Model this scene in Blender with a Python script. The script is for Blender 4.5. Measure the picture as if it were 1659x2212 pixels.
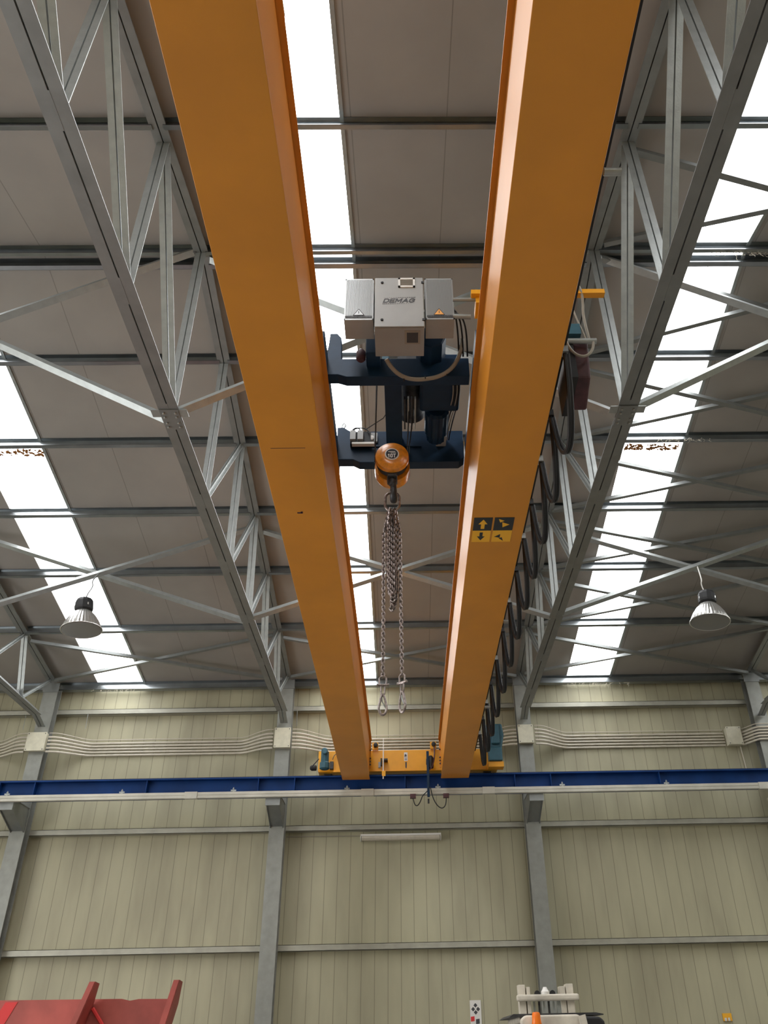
import bpy, math, random
from mathutils import Vector, Matrix
random.seed(7)
PI=math.pi
sc=bpy.context.scene
for o in list(bpy.data.objects): bpy.data.objects.remove(o)
COL=sc.collection

# ------------------------------------------------------------------ camera
F_PX,CX=1762.0,903.1
pitch,yaw,roll=[math.radians(a) for a in (33.30,1.255,1.316)]
cam=bpy.data.cameras.new('camera'); co=bpy.data.objects.new('camera',cam); COL.objects.link(co)
fwd=Vector((math.sin(yaw)*math.cos(pitch),math.cos(yaw)*math.cos(pitch),math.sin(pitch)))
rgt=Vector((math.cos(yaw),-math.sin(yaw),0)); dwn=fwd.cross(rgt)
r2=math.cos(roll)*rgt+math.sin(roll)*dwn; d2=-math.sin(roll)*rgt+math.cos(roll)*dwn
m=Matrix((( r2.x,-d2.x,-fwd.x,0),( r2.y,-d2.y,-fwd.y,0),( r2.z,-d2.z,-fwd.z,1.6),(0,0,0,1)))
co.matrix_world=m
cam.sensor_fit='HORIZONTAL'; cam.sensor_width=36; cam.lens=F_PX/1659*36
cam.shift_x=(829.5-CX)/1659; cam.clip_start=.05; cam.clip_end=200
sc.camera=co

# ------------------------------------------------------------------ light and exposure
SKY_STRENGTH=9.5        # daylight through the translucent roof sheets
W=bpy.data.worlds.new('sky'); sc.world=W; W.use_nodes=True
W.node_tree.nodes['Background'].inputs[0].default_value=(.85,.92,1,1)
W.node_tree.nodes['Background'].inputs[1].default_value=1.0
sc.view_settings.view_transform='Standard'; sc.view_settings.look='None'
sc.view_settings.exposure=-0.12; sc.view_settings.gamma=1; sc.view_settings.use_curve_mapping=False

# ------------------------------------------------------------------ materials
def mat(name,col,rough=.5,metal=0.,noise=0.,nscale=6.,bump=0.,bscale=40.,emit=0,coat=0,kind=None):
    m=bpy.data.materials.new(name); m.use_nodes=True
    nt=m.node_tree; N=nt.nodes; L=nt.links; b=N['Principled BSDF']
    b.inputs['Roughness'].default_value=rough; b.inputs['Metallic'].default_value=metal
    b.inputs['Base Color'].default_value=(*col,1)
    if coat: b.inputs['Coat Weight'].default_value=coat; b.inputs['Coat Roughness'].default_value=.15
    tc=N.new('ShaderNodeTexCoord'); geo=N.new('ShaderNodeNewGeometry')
    if noise:
        n=N.new('ShaderNodeTexNoise'); n.inputs['Scale'].default_value=nscale; n.inputs['Detail'].default_value=6
        L.new(geo.outputs['Position'],n.inputs['Vector'])
        r=N.new('ShaderNodeValToRGB'); r.color_ramp.elements[0].position=.3; r.color_ramp.elements[1].position=.72
        r.color_ramp.elements[0].color=(*[c*(1-noise) for c in col],1)
        r.color_ramp.elements[1].color=(*[min(1,c*(1+noise)) for c in col],1)
        L.new(n.outputs['Fac'],r.inputs[0]); L.new(r.outputs[0],b.inputs['Base Color'])
    if bump:
        n2=N.new('ShaderNodeTexNoise'); n2.inputs['Scale'].default_value=bscale
        L.new(geo.outputs['Position'],n2.inputs['Vector'])
        bp=N.new('ShaderNodeBump'); bp.inputs['Strength'].default_value=bump; bp.inputs['Distance'].default_value=.01
        L.new(n2.outputs['Fac'],bp.inputs['Height']); L.new(bp.outputs[0],b.inputs['Normal'])
    if emit:
        b.inputs['Emission Color'].default_value=(*col,1); b.inputs['Emission Strength'].default_value=emit
    return m
def panel_mat(name,col,pitch_,major,grimecol,grime,width=.018,depth=.35):
    """sandwich cladding: grooves across world X, faint stains"""
    m=mat(name,col,.55)
    nt=m.node_tree; N=nt.nodes; L=nt.links; b=N['Principled BSDF']
    geo=N.new('ShaderNodeNewGeometry'); sx=N.new('ShaderNodeSeparateXYZ'); L.new(geo.outputs['Position'],sx.inputs[0])
    def groove(p,w):
        a=N.new('ShaderNodeMath'); a.operation='DIVIDE'; a.inputs[1].default_value=p; L.new(sx.outputs['X'],a.inputs[0])
        f=N.new('ShaderNodeMath'); f.operation='FRACT'; L.new(a.outputs[0],f.inputs[0])
        s=N.new('ShaderNodeMath'); s.operation='SUBTRACT'; s.inputs[1].default_value=.5; L.new(f.outputs[0],s.inputs[0])
        ab=N.new('ShaderNodeMath'); ab.operation='ABSOLUTE'; L.new(s.outputs[0],ab.inputs[0])
        g=N.new('ShaderNodeMath'); g.operation='LESS_THAN'; g.inputs[1].default_value=w/p/2; L.new(ab.outputs[0],g.inputs[0]); return g
    g1=groove(pitch_,width*.55); g2=groove(major,width)
    mx=N.new('ShaderNodeMath'); mx.operation='MAXIMUM'; L.new(g1.outputs[0],mx.inputs[0]); L.new(g2.outputs[0],mx.inputs[1])
    mp=N.new('ShaderNodeMapping'); mp.inputs['Scale'].default_value=(1.4,1.4,.35); L.new(geo.outputs['Position'],mp.inputs[0])
    n=N.new('ShaderNodeTexNoise'); n.inputs['Scale'].default_value=1.3; n.inputs['Detail'].default_value=8; L.new(mp.outputs[0],n.inputs['Vector'])
    r=N.new('ShaderNodeValToRGB'); r.color_ramp.elements[0].position=.35; r.color_ramp.elements[1].position=.65
    r.color_ramp.elements[0].color=(*grimecol,1); r.color_ramp.elements[1].color=(*col,1); L.new(n.outputs['Fac'],r.inputs[0])
    m0=N.new('ShaderNodeMixRGB'); m0.inputs[0].default_value=grime; m0.inputs[1].default_value=(*col,1); L.new(r.outputs[0],m0.inputs[2])
    m1=N.new('ShaderNodeMixRGB'); L.new(m0.outputs[0],m1.inputs[1]); m1.inputs[2].default_value=(*[c*depth for c in col],1)
    sc_=N.new('ShaderNodeMath'); sc_.operation='MULTIPLY'; sc_.inputs[1].default_value=.75; L.new(mx.outputs[0],sc_.inputs[0])
    L.new(sc_.outputs[0],m1.inputs[0]); L.new(m1.outputs[0],b.inputs['Base Color'])
    inv=N.new('ShaderNodeMath'); inv.operation='SUBTRACT'; inv.inputs[0].default_value=1; L.new(mx.outputs[0],inv.inputs[1])
    bp=N.new('ShaderNodeBump'); bp.inputs['Strength'].default_value=.6; bp.inputs['Distance'].default_value=.008
    L.new(inv.outputs[0],bp.inputs['Height']); L.new(bp.outputs[0],b.inputs['Normal'])
    return m
M={}
M['wall']=panel_mat('cream_wall_cladding',(.44,.413,.28),.25,.25,(.295,.27,.185),.65,width=.009,depth=.30)
M['roof']=panel_mat('grey_roof_cladding',(.31,.288,.262),1.04,1.04,(.27,.25,.23),.6,width=.012,depth=.55)
M['floor']=mat('concrete_floor',(.27,.255,.24),.7,noise=.2,nscale=1.2)
M['galv']=mat('galvanised_steel',(.36,.38,.37),.42,.6,noise=.09,nscale=10,bump=.15,bscale=60)
M['galv_dark']=mat('dark_galvanised_steel',(.25,.26,.255),.45,.6,noise=.10,nscale=5)  # darker tone of the galvanised steel; stands in for shade on the roof braces
M['col']=mat('column_galvanised_steel',(.27,.275,.25),.5,.25,noise=.13,nscale=6,bump=.1)
M['slot']=mat('black_gap_filler',(.01,.01,.01),.9)
M['purlin']=mat('bright_galvanised_sheet',(.30,.32,.33),.30,.95,noise=.10,nscale=4)
M['girt']=mat('girt_galvanised_sheet',(.37,.36,.30),.45,.4,noise=.12,nscale=4)
M['orange']=mat('crane_orange_paint',(.60,.225,.010),.40,noise=.08,nscale=1.6,coat=.12)
M['yellow']=mat('carriage_yellow_paint',(.80,.36,.01),.4,noise=.06,nscale=5)
M['navy']=mat('trolley_navy_paint',(.007,.028,.064),.45,noise=.12,nscale=8)
M['teal']=mat('motor_teal_paint',(.025,.095,.13),.45,noise=.15,nscale=10)
M['blue']=mat('runway_blue_paint',(.003,.034,.15),.55,noise=.2,nscale=3)
M['black']=mat('black_rubber',(.007,.007,.008),.6)
M['dark']=mat('dark_iron',(.05,.05,.052),.5,.5,noise=.3,nscale=20)
M['chain']=mat('worn_chain_steel',(.30,.25,.235),.38,.85,noise=.45,nscale=60)
M['cab']=mat('light_grey_enamel',(.33,.33,.32),.42,noise=.05,nscale=6)
M['cabg']=mat('pale_grille_aluminium',(.38,.39,.39),.35,.35)
M['white']=mat('white_plastic',(.72,.70,.66),.45)
M['pvc']=mat('cream_conduit_plastic',(.55,.50,.41),.42,noise=.1,nscale=9)
M['rail']=mat('dusty_conductor_rail',(.52,.50,.43),.55,noise=.15,nscale=3)
M['jb']=mat('cream_box_enamel',(.60,.57,.44),.45,noise=.08,nscale=12)
M['alu']=mat('spun_aluminium',(.70,.69,.66),.28,.85)
M['lens']=mat('frosted_lamp_glass',(.20,.20,.19),.3,.1)
M['red']=mat('faded_red_paint',(.36,.075,.06),.5,noise=.3,nscale=2.5,bump=.1)
M['redb']=mat('bright_red_paint',(.60,.03,.03),.5)
M['amber']=mat('orange_beacon_plastic',(.85,.18,.01),.25)
M['fork']=mat('dirty_white_paint',(.60,.55,.46),.5,noise=.25,nscale=5)
M['ink']=mat('dark_grey_ink',(.05,.05,.055),.6)
M['hookp']=mat('hook_block_orange',(.72,.25,.015),.3,noise=.2,nscale=25,coat=.4)
M['plate']=mat('black_plate_print',(.012,.012,.02),.35)
M['signy']=mat('sign_yellow',(.85,.42,.02),.5)
M['signk']=mat('sign_black',(.015,.018,.022),.5)
M['cable']=mat('grey_cable_sheath',(.30,.27,.22),.5)
M['hessian']=mat('maroon_housing',(.07,.022,.026),.6,noise=.3,nscale=10)
M['web']=mat('dusty_cobweb',(.42,.38,.30),.9)
M['leaf']=mat('dead_leaf',(.25,.10,.02),.9,noise=.6,nscale=30)
M['warn']=mat('warning_orange',(.85,.40,.10),.5)
for k_ in ('blue','navy'): M[k_].node_tree.nodes['Principled BSDF'].inputs['Specular IOR Level'].default_value=.22
def sky_mat(nm='translucent_roof_sheet',st=SKY_STRENGTH):
    m=bpy.data.materials.new(nm); m.use_nodes=True; nt=m.node_tree; N=nt.nodes; L=nt.links
    b=N['Principled BSDF']; b.inputs['Base Color'].default_value=(.8,.8,.8,1); b.inputs['Roughness'].default_value=.5
    b.inputs['Emission Color'].default_value=(.97,.985,1,1); b.inputs['Emission Strength'].default_value=st
    return m
M['sky']=sky_mat(); M['day']=sky_mat('translucent_door_sheet',7.0)

# ------------------------------------------------------------------ mesh helpers
ORG={}
def V(*a): return Vector(a)
class MB:
    def __init__(s): s.v=[]; s.f=[]; s.mi=[]; s.cur=0
    def add(s,vs,fs):
        n=len(s.v); s.v+= [Vector(p) for p in vs]; s.f+=[tuple(i+n for i in f) for f in fs]; s.mi+=[s.cur]*len(fs); return s
    def box(s,x0,x1,y0,y1,z0,z1):
        vs=[(x,y,z) for z in(z0,z1) for y in(y0,y1) for x in(x0,x1)]
        return s.add(vs,[(0,2,3,1),(4,5,7,6),(0,1,5,4),(2,6,7,3),(0,4,6,2),(1,3,7,5)])
    def obox(s,c,ax,ay,az):
        c=Vector(c);ax=Vector(ax);ay=Vector(ay);az=Vector(az)
        vs=[c+i*ax+j*ay+k*az for k in(-1,1) for j in(-1,1) for i in(-1,1)]
        return s.add(vs,[(0,2,3,1),(4,5,7,6),(0,1,5,4),(2,6,7,3),(0,4,6,2),(1,3,7,5)])
    def prism(s,poly,ext):
        poly=[Vector(p) for p in poly]; ext=Vector(ext); n=len(poly)
        return s.add(poly+[p+ext for p in poly],[tuple(range(n))[::-1],tuple(range(n,2*n))]+[(i,(i+1)%n,n+(i+1)%n,n+i) for i in range(n)])
    def sweep(s,prof,p,q,u,v):
        p=Vector(p);q=Vector(q);u=Vector(u);v=Vector(v)
        return s.prism([p+a*u+b*v for a,b in prof],q-p)
    def tube(s,pts,r,seg=8,closed=False,rfun=None):
        pts=[Vector(p) for p in pts]; n=len(pts); vs=[]; up=None
        for i,p in enumerate(pts):
            if closed: t=(pts[(i+1)%n]-pts[i-1])
            else: t=pts[min(i+1,n-1)]-pts[max(i-1,0)]
            t=t.normalized() if t.length>1e-9 else Vector((0,0,1))
            if up is None:
                up=Vector((0,0,1)) if abs(t.z)<.9 else Vector((1,0,0))
            a=up-up.dot(t)*t
            if a.length<1e-6: a=t.orthogonal()
            a.normalize(); b=t.cross(a); up=a
            rr=rfun(i/(n-1)) if rfun else r
            for k in range(seg):
                th=2*PI*k/seg; vs.append(p+rr*(math.cos(th)*a+math.sin(th)*b))
        fs=[]
        for i in range(n if closed else n-1):
            j=(i+1)%n
            for k in range(seg):
                l=(k+1)%seg; fs.append((i*seg+k,i*seg+l,j*seg+l,j*seg+k))
        if not closed:
            fs.append(tuple(range(seg))[::-1]); fs.append(tuple((n-1)*seg+k for k in range(seg)))
        return s.add(vs,fs)
    def lathe(s,prof,o,axis=(0,0,1),seg=24,xdir=None,ripple=0,cap=True):
        o=Vector(o);ax=Vector(axis).normalized(); a=ax.orthogonal().normalized(); b=ax.cross(a)
        vs=[]
        for r,h in prof:
            for k in range(seg):
                th=2*PI*k/seg; rr=r*(1+(ripple if k%2 else 0)); vs.append(o+h*ax+rr*(math.cos(th)*a+math.sin(th)*b))
        fs=[]
        for i in range(len(prof)-1):
            for k in range(seg):
                l=(k+1)%seg; fs.append((i*seg+k,i*seg+l,(i+1)*seg+l,(i+1)*seg+k))
        if cap:
            fs.append(tuple(range(seg))[::-1]); fs.append(tuple((len(prof)-1)*seg+k for k in range(seg)))
        return s.add(vs,fs)
    def build(s,name,m,parent=None,smooth=False,bevel=0,**tags):
        me=bpy.data.meshes.new(name)
        if parent is not None: org=ORG[parent.name]
        else:
            xs=[p.x for p in s.v];ys=[p.y for p in s.v];zs=[p.z for p in s.v]
            org=Vector(((min(xs)+max(xs))/2,(min(ys)+max(ys))/2,min(zs)))
        me.from_pydata([tuple(p-org) for p in s.v],[],s.f); me.update()
        import bmesh
        bm=bmesh.new(); bm.from_mesh(me); bmesh.ops.recalc_face_normals(bm,faces=bm.faces); bm.to_mesh(me); bm.free()
        ms=m if isinstance(m,(list,tuple)) else [m]
        for k in ms: me.materials.append(M[k] if isinstance(k,str) else k)
        if len(ms)>1:
            for p,i in zip(me.polygons,s.mi): p.material_index=i
        if smooth:
            for p in me.polygons: p.use_smooth=True
            me.set_sharp_from_angle(angle=math.radians(38))
        o=bpy.data.objects.new(name,me); COL.objects.link(o)
        if parent is not None: o.parent=parent
        else: o.location=org
        ORG[o.name]=org
        if bevel:
            b=o.modifiers.new('bevel','BEVEL'); b.width=bevel; b.segments=2; b.limit_method='ANGLE'
        for k,v in tags.items(): o[k]=v
        return o
def thing(name,label,cat,loc,group=None):
    o=bpy.data.objects.new(name,None); COL.objects.link(o); o.location=loc; o.empty_display_size=.1
    o['label']=label; o['category']=cat
    if group: o['group']=group
    ORG[o.name]=Vector(loc); return o
def tag(o,label,cat,group=None,kind=None):
    if label: o['label']=label
    if cat: o['category']=cat
    if group: o['group']=group
    if kind: o['kind']=kind
    return o
GLY={'D':(.80,[((0,0),(0,1)),((0,1),(.45,1)),((.45,1),(.72,.75)),((.72,.75),(.72,.25)),((.72,.25),(.45,0)),((.45,0),(0,0))]),
'E':(.70,[((0,0),(0,1)),((0,1),(.62,1)),((0,.5),(.55,.5)),((0,0),(.62,0))]),
'M':(.95,[((0,0),(0,1)),((0,1),(.42,.3)),((.42,.3),(.84,1)),((.84,1),(.84,0))]),
'A':(.85,[((0,0),(.38,1)),((.38,1),(.76,0)),((.14,.33),(.62,.33))]),
'G':(.80,[((.70,.82),(.45,1)),((.45,1),(.2,1)),((.2,1),(0,.75)),((0,.75),(0,.25)),((0,.25),(.2,0)),((.2,0),(.45,0)),((.45,0),(.70,.15)),((.70,.15),(.70,.5)),((.70,.5),(.40,.5))]),
'1':(.50,[((.25,0),(.25,1)),((.25,1),(.02,.78))]),
'0':(.62,[((0,.2),(0,.8)),((0,.8),(.15,1)),((.15,1),(.40,1)),((.40,1),(.55,.8)),((.55,.8),(.55,.2)),((.55,.2),(.40,0)),((.40,0),(.15,0)),((.15,0),(0,.2))]),
'T':(.70,[((.32,0),(.32,1)),((0,1),(.64,1))])}
def letters(name,s_,m,parent,loc,h,wd,th,shear,gap=.22):
    tot=sum(GLY[c][0] for c in s_)*wd+gap*wd*(len(s_)-1); x=-tot/2; mb=MB(); L=Vector(loc); k=0
    for c in s_:
        for a,b in GLY[c][1]:
            A=Vector((a[0]*wd,a[1]*h));B=Vector((b[0]*wd,b[1]*h)); d=(B-A).normalized(); n=Vector((-d.y,d.x))*th/2; A=A-d*th/2; B=B+d*th/2
            P=[A+n,B+n,B-n,A-n]; k+=1
            mb.prism([L+Vector((x+p.x+shear*(p.y-h/2),-.00003*k,p.y-h/2)) for p in P],(0,-.0012,0))
        x+=GLY[c][0]*wd+gap*wd
    return mb.build(name,m,parent)
def smoothstep(t): t=max(0,min(1,t)); return t*t*(3-2*t)

# ------------------------------------------------------------------ hall dimensions
YW=17.40            # far wall plane
YC=17.0             # column flange plane
YR=7.1; ZE=8.48; SL=.19
def zp(y): return ZE+SL*(17.3-max(y,2*YR-y))     # underside of roof cladding
XC=[-7.69,-2.58,2.53,7.64]
X0,X1,YN=-12.8,12.75,-3.4
SK=[(-11.9,-10.85),(-6.80,-5.75),(-1.66,-.595),(3.62,4.62),(8.75,9.8)]

# ------------------------------------------------------------------ shell
MB().box(X0-.2,X1+.2,YN-.2,YW+.2,-.2,0).build('floor','floor',kind='structure')
MB().box(X0-.1,X1+.1,YW,YW+.1,0,zp(YW)+.12).build('wall_far','wall',kind='structure')
MB().box(X0-.1,X1+.1,YN-.1,YN,0,zp(YN)+.12).build('wall_near','wall',kind='structure')
for nm,x in (('wall_left',X0-.1),('wall_right',X1)):
    MB().prism([(x,YN,0),(x,YW,0),(x,YW,zp(YW)+.05),(x,YR,zp(YR)+.05),(x,YN,zp(YN)+.05)],(.1,0,0)).build(nm,'wall',kind='structure')
d=MB().box(X0+.002,X0+.03,2.0,10.0,0,4.6).build('door_1','day',kind='structure')  # unseen glowing door, added to give the daylight coming from the left
mb=MB(); mb.box(X0,X0+.12,1.85,2.0,0,4.75); mb.box(X0,X0+.12,10.0,10.15,0,4.75); mb.box(X0,X0+.12,2.0,10.0,4.6,4.75); mb.build('door_frame','galv',d)
mb=MB()
edges=[X0]+[e for s in SK for e in s]+[X1]
for i in range(0,len(edges),2):
    a,b=edges[i],edges[i+1]
    for y0,y1 in ((YR,YW),(YN,YR)):
        mb.prism([(a,y0,zp(y0)),(a,y1,zp(y1)),(a,y1,zp(y1)+.08),(a,y0,zp(y0)+.08)],(b-a,0,0))
mb.build('ceiling','roof',kind='structure')
for i,(a,b) in enumerate(SK[0:5]):
    mb=MB()
    for y0,y1 in ((YR,YW),(YN,YR)):
        mb.prism([(a,y0,zp(y0)+.03),(a,y1,zp(y1)+.03),(a,y1,zp(y1)+.05),(a,y0,zp(y0)+.05)],(b-a,0,0))
    w=mb.build('window_%d'%(i+1),'sky',kind='structure')
    mb=MB()
    for x in (b-.045,):
        for y0,y1 in ((YR,YW),(YN,YR)):
            mb.prism([(x,y0,zp(y0)+.005),(x,y1,zp(y1)+.005),(x,y1,zp(y1)-.02),(x,y0,zp(y0)-.02)],(.045,0,0))
    mb.build('window_frame','galv',w)
    mb=MB(); x=(a+b)/2+.05
    for y0,y1 in ((YR,YW),(YN,YR)):
        mb.prism([(x,y0,zp(y0)+.029),(x,y1,zp(y1)+.029),(x,y1,zp(y1)+.024),(x,y0,zp(y0)+.024)],(.006,0,0))
    mb.build('sheet_joint','galv',w)

# ------------------------------------------------------------------ purlins, one per bay
BX=[X0]+XC+[X1]; bayname=['far-left bay','left bay','middle bay','right bay','far-right bay']
rows=[(17.25,'at the eaves, where roof meets wall',1),(15.17,'first up from the eaves',1),(13.42,'second up from the eaves',1),(11.84,'third up from the eaves',1),
      (10.28,'fourth up from the eaves',1),(8.72,'fifth up from the eaves',1),(7.23,'just beyond the ridge',1),(7.02,'just before the ridge',-1),(5.06,'nearest row at the top of the photo',-1)]
def cprof(y,sgn,xa,xb,h=.15,w=.065,t=.006):
    """C purlin under the cladding; web on the downhill side, opening towards the camera side"""
    mb=MB(); s_=-SL if y>YR else SL
    dz=lambda yy: zp(y)+(yy-y)*s_-.004
    ya,yb=y-w/2,y+w/2
    top=lambda yy:dz(yy)
    mb.prism([(xa,ya,top(ya)),(xa,yb,top(yb)),(xa,yb,top(yb)-t),(xa,ya,top(ya)-t)],(xb-xa,0,0))
    mb.prism([(xa,yb-t,top(yb)),(xa,yb,top(yb)),(xa,yb,top(yb)-h),(xa,yb-t,top(yb)-h)],(xb-xa,0,0))
    mb.prism([(xa,ya,top(ya)-h),(xa,yb,top(yb)-h),(xa,yb,top(yb)-h+t),(xa,ya,top(ya)-h+t)],(xb-xa,0,0))
    mb.prism([(xa,ya,top(ya)-h),(xa,ya+t,top(ya)-h),(xa,ya+t,top(ya)-h+.02),(xa,ya,top(ya)-h+.02)],(xb-xa,0,0))
    return mb
for y,desc,s in rows:
    for b in range(5):
        if b==0 and y<13: continue
        if b==4 and y<15: continue
        o=cprof(y,s,BX[b]+.06,BX[b+1]-.06,h=.17 if y>17 else .145,w=.09 if y>17 else .065).build('roof_purlin','purlin')
        tag(o,'galvanised roof purlin %s, in the %s'%(desc,bayname[b]),'purlin','roof purlins between the trusses')

# ------------------------------------------------------------------ wall girts
for z,desc in ((3.205,'lowest'),(5.34,'just below the blue runway beam'),(7.83,'highest, just under the eaves')):
    for b in range(5):
        xa,xb=BX[b]+(.11 if b else 0),BX[b+1]-(.11 if b<4 else 0)
        if b==0: xa=-10.2
        mb=MB(); y=17.24
        mb.box(xa,xb,y,y+.008,z-.055,z+.055); mb.box(xa,xb,y,YW-.001,z-.055,z-.047); mb.box(xa,xb,y,YW-.001,z+.047,z+.055)
        o=mb.build('wall_girt','girt')
        tag(o,'horizontal galvanised wall girt, %s, in the %s'%(desc,bayname[b]),'girt','horizontal girts on the far wall')

# ------------------------------------------------------------------ columns
cname=['leftmost grey steel column, half out of the frame','second grey steel column from the left, at the left end of the middle bay',
       'third grey steel column, behind the white forklift','rightmost grey steel column at the edge of the photo']
for i,x in enumerate(XC):
    r=thing('steel_column',cname[i],'column',(x,YC+.15,0),'columns along the far wall')
    mb=MB(); zt=8.36
    mb.box(x-.15,x+.15,YC,YC+.018,0,zt); mb.box(x-.15,x+.15,YC+.22,YC+.238,0,zt); mb.box(x-.007,x+.007,YC+.018,YC+.22,0,zt)
    mb.build('column_shaft','col',r)
    mb=MB(); mb.prism([(x-.13,16.27,5.768),(x-.13,YC,5.768),(x-.13,YC,5.30),(x-.13,16.27,5.585)],(.012,0,0))
    mb.prism([(x+.118,16.27,5.768),(x+.118,YC,5.768),(x+.118,YC,5.30),(x+.118,16.27,5.585)],(.012,0,0))
    mb.box(x-.14,x+.14,16.25,YC,5.755,5.768); mb.box(x-.14,x+.14,16.25,16.27,5.56,5.755)
    mb.prism([(x-.118,16.30,5.60),(x-.118,YC,5.33),(x-.118,YC,5.345),(x-.118,16.30,5.615)],(.236,0,0))
    mb.build('corbel','galv_dark',r)
    mb=MB(); mb.box(x-.17,x+.17,YC-.012,YC,8.2,8.40); mb.build('cap_plate','galv_dark',r)
# ------------------------------------------------------------------ trusses
YB=[15.7,13.97,12.2,10.47,8.75,7.0,5.25,3.5,1.75,0,-1.7]
YT=[15.25,13.5,11.95,10.33,8.74,7.0,5.26,3.5,1.75,0,-1.7]
ZB=7.55
def lpair(mb,p,q,leg,t,gap,n,inner=None):
    """two back-to-back angles along p-q; flat legs point to +-X, n = side the flats face"""
    inner=leg if inner is None else inner
    for s in (-1,1):
        X=Vector((s,0,0))
        mb.sweep([(gap/2,0),(gap/2+leg,0),(gap/2+leg,-t),(gap/2+t,-t),(gap/2+t,-inner),(gap/2,-inner)],p,q,X,n)
tname=['roof truss at the far left, partly outside the photo','lattice roof truss left of the orange crane girders',
       'lattice roof truss right of the orange crane girders','roof truss at the right edge of the photo']
for ti,x in enumerate(XC):
    r=thing('roof_truss',tname[ti],'truss',(x,YC,ZB),'lattice trusses carrying the roof')
    up=Vector((0,0,-1))
    mb=MB(); lpair(mb,(x,YN+.05,ZB),(x,16.6,ZB),.105,.010,.014,up); 
    p=Vector((x,16.55,ZB)); q=Vector((x,16.97,7.42)); lpair(mb,p,q,.07,.010,.014,up)
    mb.build('bottom_chord','galv_dark',r)
    for yb in YB:
        if yb>-1: MB().box(x-.0065,x+.0065,yb-.16,yb+.16,ZB-.002,ZB+.16).build('gusset_plate','galv_dark',r)
    mb=MB(); zt=lambda y:zp(y)-.135
    for a,b in ((YR,16.98),(YR,YN+.05)):
        lpair(mb,(x,a,zt(a)),(x,b,zt(b)),.085,.010,.014,up,inner=.11)
    mb.build('top_chord','galv_dark',r)
    for yb,yt in zip(YB,YT):
        if yb<-1: continue
        mb=MB(); a=Vector((x,yb,ZB+.02)); b=Vector((x,yt,zt(yt)-.01)); d=(b-a).normalized(); n=Vector((0,-1,0)); n=(n-n.dot(d)*d).normalized()
        lpair(mb,a+n*.0,b,.062 if yb<8 else .056,.008,.014,n)
        mb.build('vertical_post','galv',r)
    for k in range(len(YB)):
        yb=YB[k]
        if yb<-1: continue
        if yb>YR: # far side: thin diagonal rises away from the ridge
            yt=YT[k-1] if k>0 else 16.9
            leg=.045
        elif yb==YR: yt=YT[k-1]; leg=.045
        else: yt=None
        if yt is not None:
            mb=MB(); a=Vector((x,yb+.03,ZB+.03)); b=Vector((x,yt-.04,zt(yt)-.02)); d=(b-a).normalized(); n=Vector((0,0,-1)); n=(n-n.dot(d)*d).normalized()
            lpair(mb,a,b,leg,.007,.02,n); mb.build('diagonal_brace','galv',r)
        if yb<=YR and k+1<len(YB):
            yt=YT[k+1]
            mb=MB(); a=Vector((x,yb-.03,ZB+.03)); b=Vector((x,yt+.04,zt(yt)-.02)); d=(b-a).normalized(); n=Vector((0,0,-1)); n=(n-n.dot(d)*d).normalized()
            lpair(mb,a,b,.062,.008,.014,n); mb.build('diagonal_brace','galv',r)
    # splice plate under the ridge node with its bolts
    mb=MB(); mb.box(x-.105,x+.105,6.93,7.27,ZB-.014,ZB-.001); sp=mb.build('splice_plate','galv_dark',r)
    for bx in (-.065,.065):
        for by in (6.98,7.05,7.15,7.22):
            MB().lathe([(.014,0),(.014,-.014),(.008,-.018)],(x+bx,by,ZB-.014),seg=6).build('bolt','galv',sp)
    for xa in (x-.20,x+.106): MB().box(xa,xa+.094,6.94,7.06,ZB-.006,ZB+.0).build('brace_cleat','galv',r)

# ------------------------------------------------------------------ cross bracing
def lbar(p,q,w,t,n,u=None):
    p=Vector(p);q=Vector(q);d=(q-p).normalized(); n=Vector(n); n=(n-n.dot(d)*d).normalized(); u=d.cross(n)
    return MB().sweep([(-w/2,0),(w/2,0),(w/2,-t),(-w/2+t,-t),(-w/2+t,-w*.8),(-w/2,-w*.8)],p,q,u,n)
for yb,wh in ((7.0,'under the ridge'),(12.2,'nearer the far wall')):
    for b in (1,2,3):
        xa,xb=BX[b]+.09,(BX[b+1]-.09 if b<3 else BX[b+1]-.09)
        zt=zp(yb)-.15
        for k,(za,zb,dy) in enumerate(((ZB+.0,zt,0),(zt,ZB+.0,.12))):
            o=lbar((xa,yb+dy,za),(xb,yb+dy,zb),.085,.007,(0,-.4,-1)).build('sway_brace','galv')
            tag(o,'galvanised sway brace %s, %s, in the %s'%('rising to the right' if k==0 else 'falling to the right',wh,bayname[b]),'brace','crossed sway braces between trusses')
ints=[(17.0,15.25,'nearest the far wall'),(15.25,13.5,'second from the far wall'),(13.5,11.95,'third from the far wall'),(11.95,10.33,'fourth from the far wall'),
      (10.33,8.74,'fifth from the far wall'),(8.74,7.0,'just beyond the ridge'),(7.0,5.26,'on the near roof slope')]
for b in (1,2,3):
    for k,(yf,yn,desc) in enumerate(ints):
        if b!=3 and k>0: continue
        xa,xb=BX[b]+.10,BX[b+1]-.10
        for j,(ya,yc,dz) in enumerate(((yf-.12,yn+.1,0),(yn+.1,yf-.12,-.06))):
            o=lbar((xa,ya,zp(ya)-.17+dz),(xb,yc,zp(yc)-.17+dz),.075,.006,(0,0,-1)).build('roof_brace','galv_dark')  # shade under the cladding is put into the darker brace colour
            tag(o,'grey roof brace %s to the right, panel %s, %s'%('nearing' if j==0 else 'receding',desc,bayname[b]),'brace','crossed roof braces under the cladding')

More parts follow.
